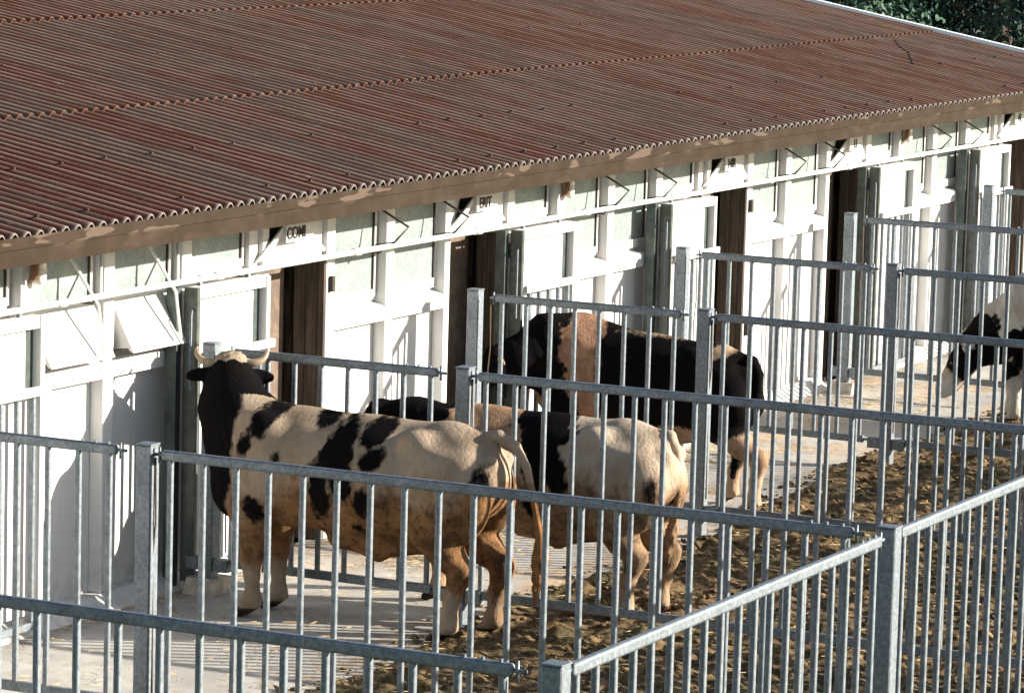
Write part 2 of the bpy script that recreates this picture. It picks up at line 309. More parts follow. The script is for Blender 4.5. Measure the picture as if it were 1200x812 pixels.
for a, b in SILLS:
    cuts = [a]+[v for p in PIL if a < p < b for v in (p-.067, p+.067)]+[b]
    SEG += [(cuts[i], cuts[i+1]) for i in range(0, len(cuts)-1, 2) if cuts[i+1]-cuts[i] > .05]
for a, b in SEG:
    s = MB(); s.prism([(.345, 1.575), (.343, 1.68), (.36, 1.695), (.4385, 1.715), (.4385, 1.575)], 'x', a, b); s.build('sill', WTRIM, barn)
# windows: one pane between neighbouring pilasters
def window(x0, x1, z0, z1, flap=False):
    q = MB(); q.box(x0+.02, x1-.02, .427, .4385, z0, z1); w = q.build('window', GLASS, barn)
    q = MB(); t = .028
    q.box(x1-.050, x1-.015, .412, .4375, z0-.01, z1+.02); q.box(x0+.0, x0+.03, .415, .4375, z0-.01, z1+.02); q.box(x0+.037, x1-.054, .412, .4375, z0-.03, z0+.045)
    q.build('window_frame', WTRIM, w)
    q = MB(); q.box(x1-.064, x1-.0535, .414, .426, z0+.046, z1); q.build('window_gasket', DARKMETAL, w)
    if flap:
        yb, zb, zt = .20, 1.745, 2.10; q = MB()
        q.prism([(.385, zt), (.424, zt), (yb+.032, zb+.01), (yb, zb)], 'x', x0+.03, x1-.06)
        f = q.build('hopper_flap', WTRIM, w)
        q = MB(); q.prism([(.382, zt-.05), (.384, 1.80), (.37, 1.76), (yb+.04, zb+.03)], 'x', x0+.036, x0+.05); q.build('flap_cheek', WTRIM, f)
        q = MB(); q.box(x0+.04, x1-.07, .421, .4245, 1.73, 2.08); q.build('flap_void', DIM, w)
edges = sorted(PIL)
for i in range(len(edges)-1):
    a, b = edges[i]+.07, edges[i+1]-.07
    if a < -4 or b > 19.3: continue
    mid = (a+b)/2
    if any(o[0]-.2 < mid < o[1]+.2 for o in OPEN): continue
    if any(l[0] < mid < l[1] for l in LEAF): window(a, b, 2.18, 2.585)
    else: window(a, b, 1.77, 2.585, flap=(-1.9 < mid < 0.1))
# signs above the doors: a board and a leaning gabled hood that carries the word
def sign(x0, x1, word, k):
    q = MB(); q.box(x0, x1, .375, .4385, 2.16, 2.585); bd = q.build('sign_board', WTRIM, barn)
    xa, xb = x0+.06, x1-.04; xc = x0+.445; hw = .145; zt = 2.445; zb = 2.19; yf, yb = .352, .255
    q = MB(); P = [(xa, yf, zb), (xb, yf, zb), (xc+hw, yb, zt), (xc-hw, yb, zt)]; n = 4
    v = P+[(p[0], p[1]+.014, p[2]) for p in P[:2]]+[(p[0], p[1]+.014, p[2]+.004) for p in P[2:]]; q.add(v, [tuple(range(n)), tuple(range(n, 2*n))[::-1]]+[(i, n+i, n+(i+1) % n, (i+1) % n) for i in range(n)])
    qv = MB(); qv.prism([(xa+.11, zb+.03), (xb-.06, zb+.03), (xc+hw+.0, zt+.01), (xc-hw-.022, zt+.01)], 'y', .3705, .3745); qv.build('hood_gap_shade', INK, bd)  # black sheet on the board, painting the shadow in the gap behind the hood
    hd = q.build('sign_hood', WTRIM, bd)
    q = MB(); q.box(xc-hw+.004, xc+hw-.004, yb-.012, yb-.002, zt-.125, zt+.005); hp = q.build('name_plate', WTRIM, bd)
    cu = bpy.data.curves.new('lettering', 'FONT'); cu.body = word; cu.size = .118; cu.align_x = 'CENTER'; cu.align_y = 'CENTER'; cu.extrude = .002; cu.offset = .003
    tmp = bpy.data.objects.new('lettering', cu); COL.objects.link(tmp); me = bpy.data.meshes.new_from_object(tmp); bpy.data.objects.remove(tmp)
    me.materials.clear(); me.materials.append(INK); lo = bpy.data.objects.new('lettering', me); COL.objects.link(lo); lo.parent = bd
    lo.location = Vector((xc, yb-.0155, zt-.062))-world_of(bd); lo.rotation_euler = (math.pi/2, 0, 0); lo.scale = (.92, 1, 1)
for k, ((x0, x1), w) in enumerate(zip([(1.12, 2.27), (4.16, 5.24), (9.14, 10.30), (12.22, 13.30), (17.15, 18.3)], ['COMI', 'ERIT', 'NIR', 'LI', 'AL'])): sign(x0, x1, w, k)
# pipe that the door leaves slide on, with its couplings and the angled stays
q = MB(); q.tube([(x, .20, 2.175) for x in np.linspace(-6, 19.2, 60)], .022, 12); pipe = q.build('track_pipe', WTRIM, barn, True)
for x in np.arange(-5.6, 19, 2.0):
    q = MB(); q.tube([(x-.05, .20, 2.175), (x+.05, .20, 2.175)], .03, 12); q.build('coupling', WTRIM, pipe, True)
    q = MB(); q.tube([(x+.4, .20, 2.155), (x+.4, .22, 2.13), (x+.4, .34, 2.13)], .007, 6); q.build('pipe_hook', DARKMETAL, pipe)
for x in (2.98, 3.98, 6.98, 7.98, 10.98, 11.98, 14.98, 15.95, 18.95):
    q = MB(); q.tube([(x, .338, 2.46), (x+.06, .10, 2.32), (x-.02, .18, 2.20)], .0095, 6); q.tube([(x-.02, .18, 2.20), (x-.02, .34, 2.17)], .0095, 6); q.build('window_stay', DARKMETAL, barn)
for x in (-1.24, -.26):
    q = MB(); q.tube([(x-.02, .37, 2.46), (x+.06, .18, 2.12), (x+.12, .17, 1.79)], .012, 6); q.build('window_stay', WTRIM, barn)
    q = MB(); q.tube([(x+.32, .33, 2.42), (x+.10, .19, 2.16)], .011, 6); q.build('window_stay', WTRIM, barn)
# sliding door leaves
def leaf(x0, x1):
    ya, yb = .12, .23; q = MB(); q.box(x0, x0+.045, ya, yb, .06, 2.13, .004); q.box(x0+.046, x0+.075, ya+.03, yb, .06, 2.10); d = q.build('sliding_door', STILE, barn)
    q = MB(); q.box(x1-.05, x1, ya, yb, .06, 2.13, .004); q.box(x0+.046, x1-.051, ya+.01, yb, 2.05, 2.128, .004); q.build('door_frame', WTRIM, d)
    q = MB(); q.box(x0+.06, x1+.03, ya-.03, ya+.005, 1.615, 1.675, .004); q.build('door_rail', WTRIM, d)
    q = MB(); q.box(x0+.077, x1-.145, yb-.05, yb-.03, 1.63, 2.049); q.build('door_panel', WTRIM, d)
    q = MB(); q.box(x0+.046, x1-.052, yb-.028, yb-.008, .15, 1.60); q.build('lower_panel', WHITE, d)
    q = MB(); q.box(x1-.143, x1-.052, yb-.045, yb-.029, 1.66, 2.049); q.build('stile_shade', mat_shade, d)  # dark strip that paints the shade on the right stile's inner side
    q = MB(); q.box(x0-.075, x0-.012, .24, .325, .0, 2.13); q.build('door_leaf_shade', mat_shade, d)  # dark strip added where the leaf's shadow falls on the wall
    n = 5
    for i in range(n):
        xx = x0+.2+(x1-x0-.3)*i/(n-1); q = MB(); q.box(xx-.015, xx+.015, ya+.01, ya+.04, .12, 1.615, .003); q.build('bar', GALV, d)
    q = MB(); q.box(x0+.05, x1-.05, ya+.005, ya+.045, .07, .12, .003); q.build('bottom_rail', GALV, d)
    for xx in (x0+.15, x1-.2):
        q = MB(); q.box(xx, xx+.03, .19, .215, 2.129, 2.20); q.build('hanger', GALV, d)
    q = MB(); q.tube([(x0-.003, .16, 1.98), (x0-.05, .14, 1.95), (x0-.05, .14, 1.42)], .010, 6); q.build('pull_handle', GALV, d)
STILE = mat_plain('weathered door stile', (.075, .088, .08), .5, .2)
mat_shade = mat_plain('dark door shade', (.055, .075, .07), .5, .3)  # colour of the painted shade strips on both sides of a leaf
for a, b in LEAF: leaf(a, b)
# fascia
q = MB(); q.box(-9.3, XE, YE-.042, YE-.024, 2.640, ZE+.002); q.box(-9.3, XE, YE-.030, YE+.02, 2.528, 2.637); q.box(-9.3, XE, YE+.022, .44, 2.60, 2.625); q.build('fascia', FASC, barn)
def on_roof(x, s, h=.052): return (x, YE-.02+s*math.cos(TH)-h*math.sin(TH), ZE-.012+s*math.sin(TH)+h*math.cos(TH))
# roof: rows of corrugated sheet overlapping up the slope
def roof():
    P = .146; A = .027; n_w = int((XE+.02+9.4)/P); sub = 8; nx = n_w*sub+1; X = np.linspace(-9.4, -9.4+n_w*P, nx); ridge = .5+.5*np.cos(2*np.pi*(X+9.4)/P)
    V = []; Fc = []; R = []; S = []; L = []; rows = [(-.015, 2.42), (2.34, 5.08), (5.00, 7.74), (7.65, RIDGE_S)]; base = 0
    for side in (0, 1):
        for ri, (s0, s1) in enumerate(rows):
            ss = [s0, s0+.0005, s0+.012, s0+.03, s0+.06]+list(np.linspace(s0+.4, s1, 8)); ns = len(ss); lift = .020; T = .010
            sheet = np.random.default_rng(ri+9*side).random(60)[(np.floor((X+9.4)/(P*6))).astype(int) % 60]
            for layer in (0, 1):
                for s in ss:
                    up = lift*(1-(s-s0)/(s1-s0)) if ri else 0
                    h = A*(2*ridge-1)*1.0+up+A+(0 if layer == 0 else -T)
                    if layer == 0 and s == s0: h = h-T
                    wav = .004*np.sin(X*.7+ri*2)
                    y = YE-.02+s*math.cos(TH)-h*math.sin(TH); z = ZE-.012+s*math.sin(TH)+h*math.cos(TH)+wav
                    if side: y = 2*(YE-.02+RIDGE_S*math.cos(TH))-y
                    V.append(np.stack([X, y, z], -1)); R.append(ridge); S.append(sheet); L.append(np.full(nx, (1. if s < s0+.03 else 0.) if ri else (-1. if s < s0+.02 else 0.)))
            idx = base+np.arange(2*ns*nx).reshape(2*ns, nx)
            for r0 in list(range(ns-1))+list(range(ns, 2*ns-1)): Fc.append(np.stack([idx[r0, :-1], idx[r0, 1:], idx[r0+1, 1:], idx[r0+1, :-1]], -1))
            base += 2*ns*nx
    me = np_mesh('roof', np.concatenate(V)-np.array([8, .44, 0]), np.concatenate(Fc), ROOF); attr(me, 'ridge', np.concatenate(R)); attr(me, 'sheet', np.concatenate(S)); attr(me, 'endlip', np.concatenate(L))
    o = bpy.data.objects.new('roof', me); COL.objects.link(o); o.parent = barn
    q = MB(); ks = np.arange(-9.4+.146*2, XE-.1, .146*4)
    for (s0, s1) in rows:
        for sv in (s0+.22, (s0+s1)/2):
            for xv in ks:
                if random.random() < .45: continue
                x_, y_, z_ = on_roof(xv+.146*0, sv+random.uniform(-.02, .02), .058); q.box(x_-.008, x_+.008, y_-.008, y_+.008, z_-.004, z_+.006)
    tag(q.build('roof_fixings', DARKMETAL, o), kind='stuff')
    yr, zr = YE-.02+RIDGE_S*math.cos(TH), ZE+RIDGE_S*math.sin(TH)
    q = MB(); q.tube([(x, yr, zr+.03) for x in (-9.4, XE)], .09, 12); q.build('ridge_cap', FASC, o, True)
    q = MB()
    for sg in (0, 1):
        p = lambda s, h: ((YE-.03+s*math.cos(TH)) if not sg else 2*yr-(YE-.03+s*math.cos(TH)), ZE-.01+s*math.sin(TH)+h)
        q.prism([p(-.02, -.12), p(RIDGE_S, -.12), p(RIDGE_S, .085), p(-.02, .085)], 'x', XE-.01+.05, XE+.09+.05)
    q.build('verge_trim', mat_plain('pale verge metal', (.80, .82, .85), .5, 0, .05), o)
    return o
roof()
# a loose cable lying on the roof
CABLE_PTS = [(18.45, 3.23), (18.51, 3.09), (18.72, 3.02), (18.26, 2.64), (18.03, 2.36), (18.27, 2.19), (17.78, 1.93), (17.42, 1.68), (16.54, 1.29)]
q = MB(); q.tube([on_roof(a, b) for a, b in CABLE_PTS], .006, 6); tag(q.build('cable', DARKMETAL), 'thin dark cable trailing across the far end of the roof', 'cable')
# lamps under the eave
for i, x in enumerate((-1.80, 6.17, 14.17)):
    t = thing('wall_lamp', ['glass jar lamp under the eave above the open hopper flaps, nearest of the three', 'glass jar lamp under the eave beside the second signed doorway, middle one', 'small far glass jar lamp under the eave beside the fourth signed doorway'][i], 'lamp', (x, .40, 2.40), 'jar lamps under the eave')
    q = MB(); q.tube([(x-.02, .41, 2.56), (x-.02, .30, 2.52), (x-.02, .26, 2.44), (x-.02, .27, 2.36), (x-.02, .31, 2.32)], [.022, .025, .028, .025, .012], 8); q.build('lamp_bracket', RUSTY, t, True)
    q = MB(); pr = [(.0, 2.30), (.035, 2.305), (.05, 2.33), (.052, 2.40), (.05, 2.46), (.035, 2.48)]; n = 14
    q.add([(x+.07+r*math.cos(2*math.pi*k/n), .29+r*math.sin(2*math.pi*k/n), z) for r, z in pr for k in range(n)], [(i*n+k, i*n+(k+1) % n, (i+1)*n+(k+1) % n, (i+1)*n+k) for i in range(len(pr)-1) for k in range(n)]); q.build('lamp_glass', JAR, t, True)
    q = MB(); q.tube([(x+.07, .29, 2.48), (x+.07, .29, 2.53)], .04, 12); q.build('lamp_cap', GALV, t, True)

# ------------------------------------------------------------------ pens: posts and barred panels
HP = 1.763; YA = -1.976; YO = -6.542; PW = .10
ORD = ['nearest', 'second', 'third', 'fourth', 'fifth', 'sixth', 'seventh']
def post_proto(loc, label, group, kind):
    x, y, _ = loc; t = thing('fence_post', label, 'post', loc, group); h = PW/2
    q = MB(); q.box(x-h, x+h, y-h, y+h, 0, HP-.006, .006); q.build('post_tube', GALV, t)
    q = MB(); q.box(x-h-.003, x+h+.003, y-h-.003, y+h+.003, HP-.006, HP+.003, .002); q.build('post_cap', GALV, t)
    if kind != 'outer':
        q = MB(); q.box(x-.09, x+.09, y-.09, y+.09, 0, .012); q.build('base_plate', GALV, t)
        for ya, yb in ((y-.17, y-h-.002), (y+h+.002, y+.17)): q = MB(); q.box(x-.035, x+.035, ya, yb, .16, .25, .004); q.build('lower_bracket', GALV, t)
    if kind == 'wall':
        q = MB(); q.prism([(-.13, 0), (.20, 0), (.15, .11), (-.08, .11)], 'y', y-.12, y+.13); q.v = [(a+x, b, c) for a, b, c in q.v]; q.build('footing', CASTC, t)
    return t
aw = post_proto((0, 0, 0), '', 'posts along the barn wall', 'wall'); first = True
NB = {0: 'third', 4: 'fourth', 8: 'fifth', 12: 'sixth', 16: 'seventh', -4: 'second', -8: 'nearest'}
lab = {-4: 'galvanised post by the wall carrying the second barred cross fence', 0: 'galvanised post on a concrete footing by the wall, behind the horned bull', 4: 'grey galvanised post standing in front of the second signed doorway', 8: 'galvanised post in front of the white sliding door left of the third doorway', 12: 'galvanised post in front of the fourth signed doorway', 16: 'farthest galvanised post, in front of the rightmost sliding door'}
for x in (0, 4, 8, 12, 16):
    if x == 0: aw['label'] = lab[0]
    else: clone(aw, (x, 0, 0), lab[x])
al = post_proto((-4, YA, 0), 'tall blue-grey post at lower left, ending the second cross fence beside the alley', 'posts along the outer edge of the alley', 'alley')
for x, l in ((0, 'blue-grey post between the front bull rump and the doorways, on the third cross fence'), (4, 'blue-grey post behind the rump of the second bull, on the fourth cross fence'), (8, 'blue-grey post on the fifth cross fence with clamp brackets at its foot')): clone(al, (x, YA, 0), l)
ou = post_proto((-8, YO, 0), 'corner post at the bottom edge with a sunlit top, nearest of the outer posts', 'posts of the outer fence', 'outer')
for x, l in ((-4, 'corner post with a bright sunlit edge where the white-lit rail ends, second outer post'), (0, 'outer fence post beyond the right edge at the third cross fence'), (4, 'outer fence post beyond the right edge at the fourth cross fence'), (8, 'outer fence post beyond the right edge at the fifth cross fence')): clone(ou, (x, YO, 0), l)
ZT, ZB = 1.706, .226
def panel_proto(loc, L, sp, start, label, group, along):
    """barred panel running from loc, length L, along 'y-' or 'x+'"""
    x, y, _ = loc; t = thing('pen_barrier', label, 'barrier', loc, group)
    P = (lambda d, z, o=0: (x+o, y-d, z)) if along == 'y' else (lambda d, z, o=0: (x+d, y+o, z))
    ds = []; d = start
    while d < L-start*.8: ds.append(d); d += sp
    a, b = ds[0]-.045, ds[-1]+.045
    prof = []; hw, hh, cr = .021, .030, .013
    for cx_, cz_, a0 in ((hw-cr, hh-cr, 0), (-hw+cr, hh-cr, 90), (-hw+cr, -hh+cr, 180), (hw-cr, -hh+cr, 270)): prof += [(cx_+cr*math.cos(math.radians(a0+k*30)), cz_+cr*math.sin(math.radians(a0+k*30))) for k in range(4)]
    q = MB(); n_ = len(prof); ring = lambda d_, f_: [(x+u*f_, y-d_, ZT+v*f_) if along == 'y' else (x+d_, y+u*f_, ZT+v*f_) for u, v in prof]
    st = [(a-.012, .55), (a-.007, .85), (a, 1), (b, 1), (b+.007, .85), (b+.012, .55)]; q.add([p for d_, f_ in st for p in ring(d_, f_)], [(i*n_+k, i*n_+(k+1) % n_, (i+1)*n_+(k+1) % n_, (i+1)*n_+k) for i in range(5) for k in range(n_)]+[tuple(range(n_)), tuple(5*n_+k for k in range(n_))])
    tr = q.build('top_rail', GALV, t)
    q = MB()
    (q.box(x-.02, x+.02, y-b, y-a, ZB-.03, ZB+.03, .004) if along == 'y' else q.box(x+a, x+b, y-.02, y+.02, ZB-.03, ZB+.03, .004)); q.build('bottom_rail', GALV, t)
    r = .0155; me = None
    for d in ds:
        p = P(d, 0)
        if me is None:
            q = MB(); q.box(p[0]-r, p[0]+r, p[1]-r, p[1]+r, ZB+.025, ZT-.02, .004); o = q.build('bar', GALV, t, origin=(p[0], p[1], 0)); me = o.data
        else:
            o = bpy.data.objects.new('bar', me); COL.objects.link(o); o.parent = t; o.location = Vector((p[0]+random.uniform(-.003, .003), p[1]+random.uniform(-.003, .003), 0))-Vector(loc); o.rotation_euler = (random.gauss(0, .0011), random.gauss(0, .0011), 0)
    for e, s_ in ((a, -1), (b, 1)):
        q = MB(); end = e+s_*(.06 if s_ < 0 else .075); q.tube([P(e, ZT), P(end, ZT)], .010, 8); q.tube([P(e+s_*.03, ZT+.045), P(e+s_*.03, ZT-.05)], .009, 6); q.build('hinge_pin', GALV, t, True)
        q = MB(); q.tube([P(e, ZB), P(end, ZB)], .012, 8); q.build('lower_pin', GALV, t, True)
    q = MB(); e = b-.0
    for k in range(3): q.tube([P(b-.05-.09*k, ZT+.028), P(b-.05-.09*k, ZT+.044)], .010, 6)
    q.build('rail_bolt', GALV, t)
    q = MB(); e = a-.055; q.tube([P(e, ZT-.02), P(e+.006, ZT-.4), P(e-.012, ZT-.6), P(e, .3)], .006, 6); q.build('drop_rod', mat_plain('rusty drop rod', (.10, .055, .03), .6, .2) if 'rod' not in MATC else MATC['rod'], t)
    return t
MATC = {'rod': mat_plain('rusty drop rod', (.10, .06, .035), .6, .2)}
gp = panel_proto((-4, 0, 0), -YA, .2115, .235, 'barred gate panel between barn wall and alley post at the left edge, second cross fence', 'barred gates across the alley', 'y')
for x, l in ((0, 'barred gate behind the front bull, crossing the alley on the third cross fence'), (4, 'barred gate in front of the second doorway and the dark bull, fourth cross fence'), (8, 'barred gate crossing the alley by the third doorway, fifth cross fence'), (12, 'barred gate crossing the alley by the fourth doorway, sixth cross fence'), (16, 'far barred gate at the right edge, seventh cross fence')): clone(gp, (x, 0, 0), l)
pp = panel_proto((-8, YA, 0), YA-YO, .2185, .155, 'barred pen panel with its top rail running across the bottom left, nearest cross fence', 'barred cross panels between the pens', 'y')
for x, l in ((-4, 'barred pen panel in front of the foremost bull, second cross fence'), (0, 'barred pen panel in front of the second bull and the dark bull, third cross fence'), (4, 'barred pen panel right of the second bull rump, fourth cross fence'), (8, 'barred pen panel in front of the grazing bull at the right, fifth cross fence')): clone(pp, (x, YA, 0), l)
op = panel_proto((-8, YO, 0), 4.0, .1995, .20, 'barred outer panel with a glaring white sunlit top rail at the bottom right', 'barred panels of the outer fence', 'x')
for x, l in ((-4, 'barred outer panel with a sunlit top rail leaving at the right edge'), (0, 'barred outer panel beyond the right edge, along the third pen'), (4, 'barred outer panel beyond the right edge, along the fourth pen'), (8, 'barred outer panel beyond the right edge, along the fifth pen')): clone(op, (x, YO, 0), l)

# ------------------------------------------------------------------ bulls: signed distance bodies meshed by surface nets
def smin(a, b, k):
    h = np.clip(.5+.5*(b-a)/k, 0, 1); return b+(a-b)*h-k*h*(1-h)
class SDF:
    def __init__(s, lo, hi, h):
        s.h = h; s.lo = np.array(lo, float); n = np.ceil((np.array(hi)-s.lo)/h).astype(int)+1
        s.ax = [s.lo[i]+h*np.arange(n[i]) for i in range(3)]; s.F = np.full(n, 1., np.float32)
    def sub(s, lo, hi, m=.16):
        sl = []
        for i in range(3):
            a = int(np.clip((lo[i]-m-s.lo[i])/s.h, 0, s.F.shape[i]-1)); b = int(np.clip((hi[i]+m-s.lo[i])/s.h+2, 1, s.F.shape[i])); sl.append(slice(a, b))
        return tuple(sl), np.meshgrid(*[s.ax[i][sl[i]] for i in range(3)], indexing='ij')
    def cone(s, a, b, ra, rb, k=.05, sx=1.):      # sx<1 squeezes across x (about a.x..b.x line)
        a = np.array(a, float); b = np.array(b, float); r = max(ra, rb)
        sl, (X, Y, Z) = s.sub(np.minimum(a, b)-r, np.maximum(a, b)+r)
        ab = b-a; t = np.clip(((X-a[0])*ab[0]+(Y-a[1])*ab[1]+(Z-a[2])*ab[2])/(ab@ab+1e-9), 0, 1)
        dx = (X-a[0]-t*ab[0])/sx; d = np.sqrt(dx**2+(Y-a[1]-t*ab[1])**2+(Z-a[2]-t*ab[2])**2)-(ra+(rb-ra)*t)
        s.F[sl] = smin(s.F[sl], d.astype(np.float32), k)
    def ell(s, c, r, k=.06, R=None):
        c = np.array(c, float); r = np.array(r, float); m = max(r) if R is not None else 0; e = np.full(3, m) if R is not None else r
        sl, (X, Y, Z) = s.sub(c-e, c+e); D = np.stack([X-c[0], Y-c[1], Z-c[2]], -1)
        if R is not None: D = D@np.array(R)
        k0 = np.linalg.norm(D/r, axis=-1); k1 = np.linalg.norm(D/(r*r), axis=-1)+1e-6; d = k0*(k0-1)/k1
        s.F[sl] = smin(s.F[sl], d.astype(np.float32), k)
    def cut(s, c, r, k=.05):
        c = np.array(c, float); r = np.array(r, float); sl, (X, Y, Z) = s.sub(c-r, c+r); D = np.stack([X-c[0], Y-c[1], Z-c[2]], -1)
        k0 = np.linalg.norm(D/r, axis=-1); k1 = np.linalg.norm(D/(r*r), axis=-1)+1e-6; d = k0*(k0-1)/k1; s.F[sl] = -smin(-s.F[sl], d.astype(np.float32), k)
    def mesh(s):
        F = s.F; ins = F < 0; nx, ny, nz = F.shape; C = np.zeros((nx-1, ny-1, nz-1, 3)); N = np.zeros((nx-1, ny-1, nz-1))
        base = [np.arange(n-1) for n in F.shape]
        for ax in range(3):
            o1, o2 = [a for a in range(3) if a != ax]
            for d1 in (0, 1):
                for d2 in (0, 1):
                    st = [0, 0, 0]; st[o1] = d1; st[o2] = d2; en = list(st); en[ax] = 1
                    A = F[st[0]:st[0]+nx-1, st[1]:st[1]+ny-1, st[2]:st[2]+nz-1]; B = F[en[0]:en[0]+nx-1, en[1]:en[1]+ny-1, en[2]:en[2]+nz-1]
                    cr = (A < 0) != (B < 0); t = np.where(cr, A/np.where(cr, A-B, 1), 0)
                    p = np.zeros(C.shape); p[..., ax] = t; p[..., o1] = d1; p[..., o2] = d2
                    C += np.where(cr[..., None], p, 0); N += cr
        act = N > 0; idx = -np.ones(act.shape, int); idx[act] = np.arange(act.sum()); I = np.argwhere(act)
        V = s.lo+s.h*(I+C[act]/N[act][:, None]); Q = []
        for ax in range(3):
            o1, o2 = [(1, 2), (2, 0), (0, 1)][ax]
            A = np.take(ins, range(F.shape[ax]-1), ax); B = np.take(ins, range(1, F.shape[ax]), ax)
            E = np.argwhere(A != B); E = E[(E[:, o1] > 0) & (E[:, o2] > 0) & (E[:, o1] < F.shape[o1]-1) & (E[:, o2] < F.shape[o2]-1)]
            fl = A[tuple(E.T)]
            def g(a, b): G = E.copy(); G[:, o1] -= a; G[:, o2] -= b; return idx[tuple(G.T)]
            q = np.stack([g(1, 1), g(0, 1), g(0, 0), g(1, 0)], -1); q[~fl] = q[~fl][:, ::-1]; Q.append(q)
        return V, np.concatenate(Q)
def horn_mesh(pts, r0, name, parent):
    q = MB(); P = [Vector(p) for p in pts]; out = []
    for i in range(len(P)-1):
        for t in (0, .25, .5, .75):
            p0, p1, p2, p3 = P[max(i-1, 0)], P[i], P[i+1], P[min(i+2, len(P)-1)]
            out.append(.5*((2*p1)+(-p0+p2)*t+(2*p0-5*p1+4*p2-p3)*t*t+(-p0+3*p1-3*p2+p3)*t**3))
    out.append(P[-1]); n = len(out); q.tube(out, [r0*(1-(i/(n-1)))**.75+.003 for i in range(n)], 10); return q.build(name, HORN, parent, True)
m_ = M('horn'); HORN = m_.out(m_.mix(m_.ramp(m_.noise(8, 4), .4, .65), (.36, .28, .18), (.17, .115, .07)), .5)
EYE = mat_plain('dark eye', (.012, .008, .006), .08, 0, .1)

